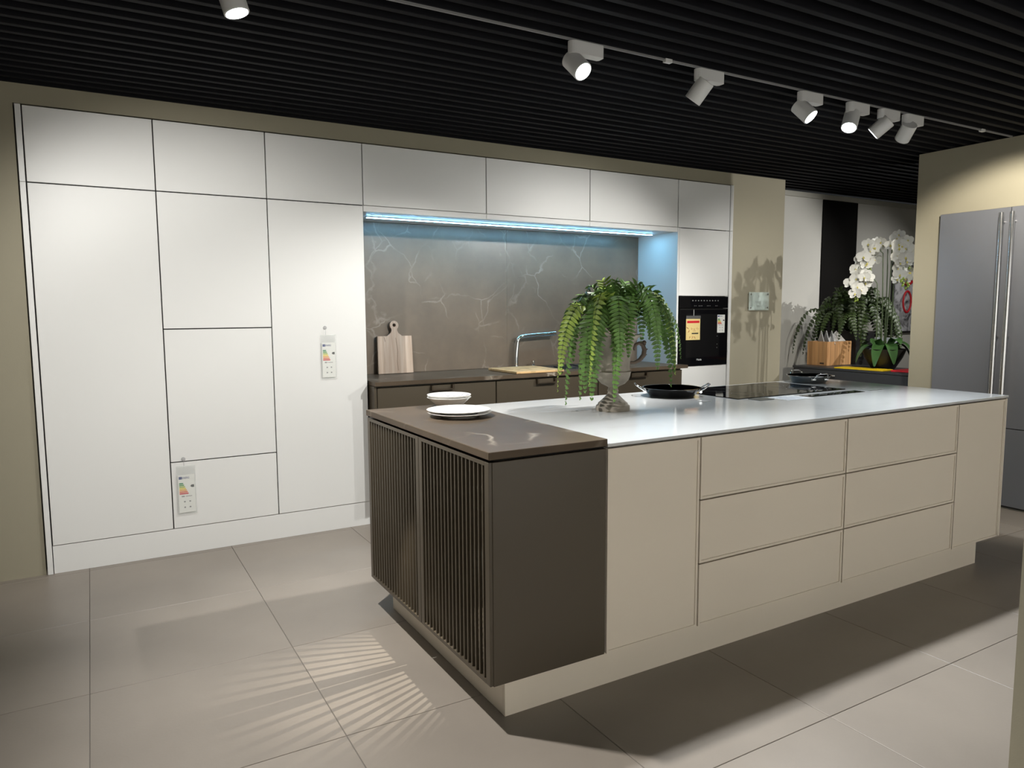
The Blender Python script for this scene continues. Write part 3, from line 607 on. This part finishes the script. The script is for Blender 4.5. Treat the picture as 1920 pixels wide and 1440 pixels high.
for az in (-0.42, math.pi-0.42):
    u_ = Vector((math.cos(az), math.sin(az), 0)); cpts = [(0.084, 0.225), (0.108, 0.228), (0.130, 0.240), (0.148, 0.262), (0.152, 0.288), (0.143, 0.310), (0.126, 0.320), (0.108, 0.312), (0.100, 0.296), (0.104, 0.286)]
    hm = MB().tube([u_*a+Vector((0, 0, b)) for a, b in cpts], [0.006, 0.008, 0.010, 0.0115, 0.0115, 0.010, 0.009, 0.008, 0.007, 0.004], 10)
    for q in range(5):
        a, b = cpts[2+q]; c0 = u_*(a+0.010)+Vector((0, 0, b)); hm.tube([c0-u_*0.008, c0+u_*0.006+Vector((0, 0, 0.003))], [0.008, 0.002], 6)
    bc = u_*0.150+Vector((0, 0, 0.322)); hm.add([bc+Vector((0.011*math.cos(a)*math.sin(p), 0.011*math.sin(a)*math.sin(p), 0.011*math.cos(p))) for p in [math.pi*i/6 for i in range(7)] for a in [2*math.pi*j/10 for j in range(10)]],
           [(i*10+j, i*10+(j+1) % 10, (i+1)*10+(j+1) % 10, (i+1)*10+j) for i in range(6) for j in range(10)], 0, True)
    hm.build('handle', RUST, ur, True)
CR = (0, 0, 0.36)
# view-independent list: azimuth (deg, 0 = +x), reach, rise, drop below the crown, leaflet length
AZ = lambda right, depth: math.degrees(math.atan2(-0.5*right+0.865*depth, 0.865*right+0.5*depth))
FR = [ # (right, depth) direction, reach, rise, drop, leaf
 ((-1, .05), .270, .17, .27, .040), ((-1, -.35), .235, .19, .33, .046), ((-1, -.7), .200, .20, .30, .046), ((-.55, -1), .170, .16, .30, .050), ((-.2, -1), .150, .12, .16, .044),
 ((.10, -1), .140, .17, .12, .046), ((.22, -1), .190, .14, .30, .042), ((.6, -1), .150, .19, .10, .044), ((1, -.55), .22, .19, .16, .044), ((1, -.25), .285, .19, .18, .044), ((1, .0), .315, .20, .20, .044),
 ((1, .25), .30, .17, .26, .040), ((1, .5), .27, .23, .10, .042), ((1, .9), .22, .24, .05, .042), ((.4, 1), .20, .25, .05, .042), ((-.1, 1), .20, .24, .06, .044), ((-.5, 1), .22, .22, .10, .042), ((-.9, .7), .25, .20, .14, .042),
 ((-1, .35), .27, .16, .20, .042), ((-.8, -.9), .23, .13, .26, .044), ((-.35, -1), .24, .20, .22, .044), ((.9, -.9), .24, .22, .04, .042), ((-.6, -.5), .13, .22, -.02, .042), ((.3, -.6), .10, .24, -.06, .040),
 ((.6, .4), .14, .25, -.10, .042), ((-.3, .5), .12, .27, -.12, .042), ((0, -.2), .06, .26, -.16, .038), ((-.7, .1), .16, .24, .0, .042), ((.8, -.1), .17, .25, .02, .044), ((-1, .0), .20, .20, .10, .042), ((-.9, -.5), .29, .15, .18, .040), ((-.1, -.9), .20, .19, .10, .048), ((.95, .1), .33, .16, .12, .036), ((-.45, -.8), .21, .15, .16, .048), ((.7, -.5), .20, .21, .02, .044)]
for i, ((r0, d0), reach, rise, drop, lf) in enumerate(FR):
    az = math.radians(AZ(r0, d0)+random.uniform(-6, 6))
    side = 1 if r0 > 0 else -1
    mb = frond(arch(CR, az, reach, rise, drop, 18, random.uniform(-.25, .25)), lf*1.28, 27, 0.0022, random.uniform(-.9, .9), i)
    mb.build('frond', [LEAF2 if i % 5 == 0 else LEAF, RIB], uf, True)

# ------------------------------------------------------------------ track and spotlights
tk = thing('lighting_track', 'thin white lighting track under the black ceiling slats', 'track', (2.2, TRY, 2.60))
box('rail', mat('rail_grey', (0.22, 0.22, 0.22), 0.5), tk, -2.0, 5.2, TRY-0.004, TRY+0.004, 2.592, 2.6015); box('connector', LAMPW, tk, 2.05, 2.09, TRY-0.011, TRY+0.011, 2.586, 2.6015); box('connector', LAMPW, tk, 4.80, 4.84, TRY-0.011, TRY+0.011, 2.586, 2.6015)
for i, (x, aim, watts, beam, blend, colr, lab) in enumerate(HEADS):
    t = thing('track_spotlight', lab, 'spotlight', (x+0.04, TRY, 2.5885), group='track spotlights')
    A = []
    for k in range(9): a = math.radians(90+180*k/8); A.append((0.024*math.cos(a)-0.012, 0.024*math.sin(a)))
    A += [(0.132, -0.024), (0.140, -0.016), (0.140, 0.016), (0.132, 0.024)]
    n = len(A); vs = [(a, b, z) for z in (-0.052, 0) for a, b in A]
    MB().add(vs, [list(range(n))[::-1], [n+k for k in range(n)]]+[(k, (k+1) % n, n+(k+1) % n, n+k) for k in range(n)]).build('adapter', LAMPW, t, True)
    p = Vector((0, 0, -0.092)); piv = Vector((x+0.04, TRY, 2.5885))+p
    d = (Vector(aim)-piv).normalized(); Q = d.to_track_quat('Z', 'Y').to_matrix().to_4x4(); M = Matrix.Translation(p) @ Q
    MB().tube([(0, 0, -0.0525), (0, 0, -0.085)], 0.013, 12).build('neck', LAMPW, t, True)
    hd = MB().lathe([(0.0, -0.045), (0.040, -0.045), (0.043, -0.042), (0.043, 0.062), (0.041, 0.064), (0.038, 0.064), (0.037, 0.052), (0.0, 0.051)], 28).xf(M).build('head', LAMPW, t, True)
    MB().lathe([(0.0, 0.0585), (0.0365, 0.0585), (0.0365, 0.0595), (0.0, 0.0605)], 24).xf(M).build('lens', LENS, hd, True)
    spot('track_light', piv+d*0.075, aim, watts, beam, blend, colr, 0.03)

# ------------------------------------------------------------------ wall plaque
gp = thing('glass_plaque', 'small clear glass plaque on the beige wall right of the oven', 'sign', (4.88, 0.0, 1.41))
box('glass', GLASSC, gp, 4.752, 5.010, -0.016, -0.011, 1.415, 1.578, 0.001)
box('printed_sheet', mat('plaque_sheet', (0.55, 0.60, 0.56), 0.4), gp, 4.80, 4.965, -0.0105, -0.0085, 1.425, 1.570)
pm = MB()
for z, a, b, h in ((1.532, 4.865, 4.905, .008), (1.510, 4.875, 4.90, .004), (1.490, 4.835, 4.945, .006), (1.480, 4.84, 4.94, .004), (1.446, 4.86, 4.905, .012)): pm.box(a, b, -0.0112, -0.0106, z, z+h)
pm.build('print', INKG, gp)
for x in (4.772, 4.99):
    for z in (1.437, 1.558): MB().tube([(x, 0.0115, z), (x, -0.020, z)], 0.008, 12).build('standoff', STEEL, gp)

# ------------------------------------------------------------------ fridge
fr = thing('fridge', 'large grey built-in fridge with long steel bar handles', 'fridge', (5.5, -1.9, 0))
XF = 5.227
FY = (-1.418, -1.908, -2.40)
for a, b in ((FY[1], FY[0]), (FY[2], FY[1])):
    d = box('door', FRIDGE, fr, XF-0.022, XF-0.002, a+0.003, b-0.003, 0.578, 2.121, 0.0015)
    hy = a+0.040 if b == FY[0] else b-0.030
    hm = MB().tube([(XF-0.066, hy, 0.66), (XF-0.066, hy, 2.085)], 0.0165, 14)
    for z in (0.72, 1.22, 2.02): hm.tube([(XF-0.062, hy, z), (XF-0.0225, hy, z)], 0.008, 10)
    hm.build('handle', STEEL, d)
box('drawer_front', FRIDGE, fr, XF-0.022, XF-0.002, FY[2]+0.003, FY[0]-0.003, 0.020, 0.572, 0.0015)
MB().box(XF-0.0015, XF-0.0005, FY[2]-0.002, FY[0]+0.002, 0.005, 2.124).build('gasket', BLACKP, fr)

# ------------------------------------------------------------------ sideboard in the passage
SX0, SX1, SY0, SY1, SZ = 5.315, 5.86, -1.20, -0.055, 0.90
sb = thing('sideboard', 'anthracite sideboard in the passage under the orchid', 'sideboard', (5.6, -0.65, 0))
box('body', ANTH, sb, SX0+0.021, SX1, SY0, SY1, 0.0005, SZ-0.019); box('top', ANTH, sb, SX0, SX1, SY0-0.002, SY1+0.002, SZ-0.018, SZ-0.0005, 0.001)
for a, b in ((0.06, 0.33), (0.335, 0.60), (0.605, 0.878)):
    d = box('drawer_front', ANTH, sb, SX0+0.001, SX0+0.020, SY0+0.02, SY1-0.02, a, b, 0.001)
    MB().box(SX0-0.024, SX0-0.014, -0.52, -0.27, b-0.048, b-0.036, 0.001).box(SX0-0.014, SX0+0.0005, -0.51, -0.495, b-0.047, b-0.037).box(SX0-0.014, SX0+0.0005, -0.295, -0.28, b-0.047, b-0.037).build('handle', STEEL, d)
# wooden crate with plates
CX, CY = 5.495, -0.285
cr = thing('wooden_crate', 'striped wooden crate holding sample plates on the sideboard', 'box', (CX+0.18, CY+0.11, SZ))
x0, x1, y0, y1, z0, z1, th = CX, CX+0.35, CY, CY+0.215, SZ+0.0005, SZ+0.222, 0.012
MB().box(x0, x0+th, y0, y1, z0, z1, .001).box(x1-th, x1, y0, y1, z0, z1, .001).box(x0+th, x1-th, y0, y0+th, z0, z1, .001).box(x0+th, x1-th, y1-th, y1, z0, z1, .001).box(x0+th, x1-th, y0+th, y1-th, z0, z0+0.01).build('crate_body', WOODX, cr)
box('name_plate', mat('plate_brown', (0.06, 0.035, 0.02), 0.5), cr, x0-0.001, x0-0.0002, y0+0.03, y0+0.075, z0+0.012, z0+0.028)
PLT = mat('sample_plate_grey', (0.50, 0.51, 0.52), 0.18)
for k, lab in enumerate(('grey sample plate in the wooden crate, nearest to the wall', 'grey sample plate in the wooden crate, middle of three leaning ones', 'grey sample plate in the wooden crate, third of the leaning row')):
    o = tag(MB().box(-0.085, 0.085, -0.0025, 0.0025, -0.085, 0.085, 0.001).xf(Matrix.Rotation(math.radians(45), 4, 'Y')).build('sample_plate', PLT), lab, 'plate', 'sample plates in the crate')
    o.location = (CX+0.10+0.035*k, CY+0.125-0.030*k+0.02, SZ+0.202); o.rotation_euler = (0, 0, math.radians(52))
o = tag(MB().box(-0.085, 0.085, -0.0025, 0.0025, -0.085, 0.085, 0.001).xf(Matrix.Rotation(math.radians(45), 4, 'Y')).build('sample_plate', mat('sample_plate_pale', (0.62, 0.62, 0.61), 0.2)), 'pale veined sample plate standing on its corner in the crate', 'plate', 'sample plates in the crate')
o.location = (CX+0.225, CY+0.075, SZ+0.200); o.rotation_euler = (0, 0, math.radians(-22))
# black planter with dark fern
pf = thing('potted_fern', 'dark green fern in a tall black planter behind the wooden crate', 'plant', (5.90+0.17, -0.12, 0))
MB().box(-0.19, 0.19, -0.19, 0.19, 0.001, 1.20, 0.004).build('planter', BLACKP, pf, True); MB().box(-0.18, 0.18, -0.18, 0.18, 1.2005, 1.206).build('soil', SOIL, pf, True)
random.seed(21)
for i in range(60):
    az = 2*math.pi*i/60*3.0+random.uniform(-.2, .2); q = i % 3
    reach = (0.46, 0.36, 0.20)[q]*random.uniform(.85, 1.1); rise = (0.22, 0.32, 0.40)[q]*random.uniform(.85, 1.1); drop = (0.22, 0.05, -0.12)[q]
    if math.sin(az) > 0.55: reach *= 0.70
    if math.cos(az) < -0.7 and math.sin(az) < 0.2: drop *= 0.3
    mb = frond(arch((0.03*math.cos(az), 0.03*math.sin(az), 1.20), az, reach, rise, drop, 16, random.uniform(-.3, .3)), 0.062, 22, 0.003, random.uniform(-.8, .8), 100+i)
    mb.build('frond', [LEAFD, RIB], pf, True)
# orchid
oc = thing('potted_orchid', 'tall white orchid in a dark bowl on the sideboard', 'plant', (5.62, -0.755, SZ+0.0005))
MB().lathe([(0.0, 0.0), (0.085, 0.0), (0.095, 0.004), (0.150, 0.10), (0.175, 0.165), (0.178, 0.175), (0.168, 0.175), (0.145, 0.145), (0.0, 0.14)], 32).build('bowl', POTD, oc, True)
def blade(az, L, wdt, rise, droop):
    mb = MB(); n = 10; vs = []
    u_ = Vector((math.cos(az), math.sin(az), 0)); s_ = Vector((-math.sin(az), math.cos(az), 0))
    for i in range(n):
        t = i/(n-1); wv = wdt*math.sin(math.pi*min(0.97, 0.12+0.86*t))**0.7
        p_ = u_*(0.03+L*math.sin(t*1.35)/math.sin(1.35)*0.95)+Vector((0, 0, 0.14+rise*math.sin(min(1, t*2.0)*math.pi/2)-droop*max(0, t-0.3)**1.6))
        vs += [p_-s_*wv+Vector((0, 0, 0.012)), p_+Vector((0, 0, 0)), p_+s_*wv+Vector((0, 0, 0.012))]
    fs = []
    for i in range(n-1): a = 3*i; fs += [(a, a+1, a+4, a+3), (a+1, a+2, a+5, a+4)]
    mb.add(vs, fs, 0, True); return mb
random.seed(5)
for az, L, wv, ri, dr in ((150, .22, .042, .07, .28), (195, .20, .048, .08, .34), (235, .19, .050, .09, .32), (285, .21, .045, .10, .22), (320, .20, .04, .08, .26), (90, .20, .045, .10, .20), (45, .20, .045, .10, .16), (260, .15, .05, .13, .10), (175, .13, .045, .12, .06), (0, .2, .04, .08, .3), (120, .23, .035, .06, .34)):
    blade(math.radians(az), L, wv, ri, dr).build('leaf', BLADE, oc, True)
# one flower mesh: two round petals, three sepals, lip
fm = MB()
def petal(ang, L, wdt, base=0.0, lift=0.006, n=8):
    c_, s_ = math.cos(ang), math.sin(ang); pts = []
    for k in range(n):
        a = 2*math.pi*k/n; u = base+L*0.5+L*0.5*math.cos(a); v = wdt*0.5*math.sin(a); pts.append((u*c_-v*s_, u*s_+v*c_, lift+0.010*math.cos(a)))
    ctr = (c_*(base+L*.5), s_*(base+L*.5), lift-0.004)
    o = len(fm.v); fm.add(pts+[ctr], [(k, (k+1) % n, n) for k in range(n)], 0, True)
for a in (20, 160): petal(math.radians(a), 0.052, 0.058, 0.002, 0.010)
for a in (90, 215, 325): petal(math.radians(a), 0.048, 0.032, 0.002, 0.004)
fm.add([(0, 0.006, 0.012), (0.008, -0.004, 0.018), (0, -0.018, 0.022), (-0.008, -0.004, 0.018), (0, -0.004, 0.028)], [(0, 1, 4), (1, 2, 4), (2, 3, 4), (3, 0, 4)], 1, False)
flower_me = fm.mesh('flower', [PETAL, LIP])
bud_me = MB().lathe([(0.0, -0.012), (0.007, -0.006), (0.009, 0.002), (0.005, 0.011), (0.0, 0.014)], 10).mesh('bud', BUD)
# stalks: base, top, and the arching end that carries the flowers; right = across the passage as seen from the kitchen (-y), left = +y
random.seed(9)
def stalk(bx, by, tx, ty, tz, dx, dy, droop, nfl, thick=0.0055, start=0.18):
    pts = [Vector((bx+(tx-bx)*t+0.01*math.sin(3*t), by+(ty-by)*t, 0.14+(tz-0.14)*t)) for t in [k/8 for k in range(9)]]
    L = math.hypot(dx, dy); end = []
    for k in range(1, 15):
        t = k/14; end.append(Vector((tx+dx*math.sin(t*math.pi/2*1.05), ty+dy*math.sin(t*math.pi/2*1.05), tz+0.10*math.sin(min(1, t*2.4)*math.pi/2)-droop*max(0, t-0.22)**1.35)))
    allp = pts+end
    MB().tube(allp, [thick*(1-0.5*i/(len(allp)-1)) for i in range(len(allp))], 7).build('stalk', STALK, oc, True)
    for k in range(nfl):
        t = start+(0.80-start+0.08)*k/max(1, nfl-1); f = t*13; i = min(int(f), 12); p_ = end[i].lerp(end[i+1], f-i)
        sd = Vector((random.uniform(-.045, .03), random.uniform(-.05, .05), random.uniform(-.03, .03)))
        o = link('flower', flower_me, oc); o.location = p_+sd
        nrm = Vector((-1+random.uniform(-.3, .5), -0.75+random.uniform(-.6, .6), random.uniform(-.45, .25))).normalized()
        q = nrm.to_track_quat('Z', 'Y'); o.rotation_euler = q.to_euler(); o.scale = [random.uniform(.92, 1.22)]*3
    for k in range(4):
        t = 0.90+0.03*k; f = min(t, .999)*13; i = min(int(f), 12); p_ = end[i].lerp(end[i+1], f-i)
        o = link('bud', bud_me, oc); o.location = p_+Vector((random.uniform(-.02, .02), random.uniform(-.02, .02), -0.01)); o.rotation_euler = (random.uniform(-.6, .6), random.uniform(-.6, .6), 0); o.scale = [random.uniform(.9, 1.4)]*3
stalk(0.02, 0.04, 0.00, 0.05, 1.00, -0.08, 0.19, 0.55, 15)
stalk(0.00, 0.00, 0.02, 0.02, 1.03, 0.05, 0.20, 0.36, 13)
stalk(-0.02, -0.02, 0.00, -0.03, 1.02, -0.06, -0.15, 0.56, 16)
stalk(0.03, -0.04, 0.03, -0.03, 1.04, 0.02, -0.12, 0.40, 13)
stalk(-0.04, 0.05, -0.03, 0.07, 0.74, -0.06, 0.15, 0.34, 10)
stalk(0.04, -0.03, 0.05, -0.02, 0.90, 0.00, -0.12, 0.42, 10)
# papers and boxes round the orchid
yb = thing('brochure_stack', 'yellow brochure at the front of the sideboard', 'brochure', (5.42, -0.70, SZ), math.radians(4))
MB().box(-0.08, 0.08, -0.22, 0.22, 0.0005, 0.010, 0.001).build('cover', YELL, yb, True)
tag(MB().box(5.40, 5.62, -1.13, -0.965, SZ+0.0005, SZ+0.014, 0.001).build('brochure', RED), 'red brochure beside the orchid bowl', 'brochure')
tag(MB().box(5.66, 5.85, -1.19, -1.03, SZ+0.0005, SZ+0.13, 0.002).build('wooden_box', WOODC), 'pale wooden box behind the orchid, half hidden by the wall', 'box')
cdn = thing('display_card', 'white printed card leaning behind the orchid bowl', 'card', (5.80, -0.62, SZ))
dcb = MB().box(-0.002, 0.002, -0.11, 0.11, 0.0015, 0.27).xf(Matrix.Rotation(math.radians(12), 4, 'Y')).build('card', mat('card_bluewhite', (0.60, 0.63, 0.68), 0.4), cdn, True)
pb = MB(); random.seed(4)
for k in range(7): pb.box(-0.0035, -0.0024, -0.09+0.022*k, -0.076+0.022*k, 0.03, 0.05+random.uniform(.02, .06))
pb.xf(Matrix.Rotation(math.radians(12), 4, 'Y')).build('printed_houses', INKG, dcb, True)
# picture on the far wall: plain grey mottled print with red marks
pic = thing('framed_picture', 'grey and white picture with red marks on the far wall', 'picture', (7.85, 0.39, 1.15))
pa = mat('picture_print', (0.55, 0.55, 0.56), 0.5)
nt = pa.node_tree; b = nt.nodes['Principled BSDF']; n = nt.nodes.new('ShaderNodeTexNoise'); n.inputs['Scale'].default_value = 7; n.inputs['Detail'].default_value = 8; n.inputs['Distortion'].default_value = 1.5
tc = nt.nodes.new('ShaderNodeTexCoord'); nt.links.new(tc.outputs['Object'], n.inputs['Vector'])
rp = nt.nodes.new('ShaderNodeValToRGB'); rp.color_ramp.elements[0].position = 0.35; rp.color_ramp.elements[1].position = 0.6; rp.color_ramp.elements[0].color = (0.06, 0.06, 0.065, 1); rp.color_ramp.elements[1].color = (0.62, 0.62, 0.65, 1)
nt.links.new(n.outputs['Fac'], rp.inputs[0]); nt.links.new(rp.outputs[0], b.inputs['Base Color'])
cv = box('canvas', pa, pic, 7.52, 8.18, 0.380, 0.404, 1.165, 1.95)
fq = MB().box(7.50, 7.5195, 0.372, 0.404, 1.145, 1.97).box(8.1805, 8.20, 0.372, 0.404, 1.145, 1.97).box(7.5195, 8.1805, 0.372, 0.404, 1.145, 1.1645).box(7.5195, 8.1805, 0.372, 0.404, 1.9505, 1.97).build('frame', BLACKP, pic)
rm = MB()
rm.tube([Vector((7.78+0.075*math.cos(a), 0.378, 1.50+0.12*math.sin(a))) for a in [2*math.pi*k/16 for k in range(16)]], 0.014, 6, closed=True).tube([(7.70, .378, 1.72), (7.78, .378, 1.69), (7.86, .378, 1.73)], 0.02, 6)
rm.build('red_marks', RED, cv)
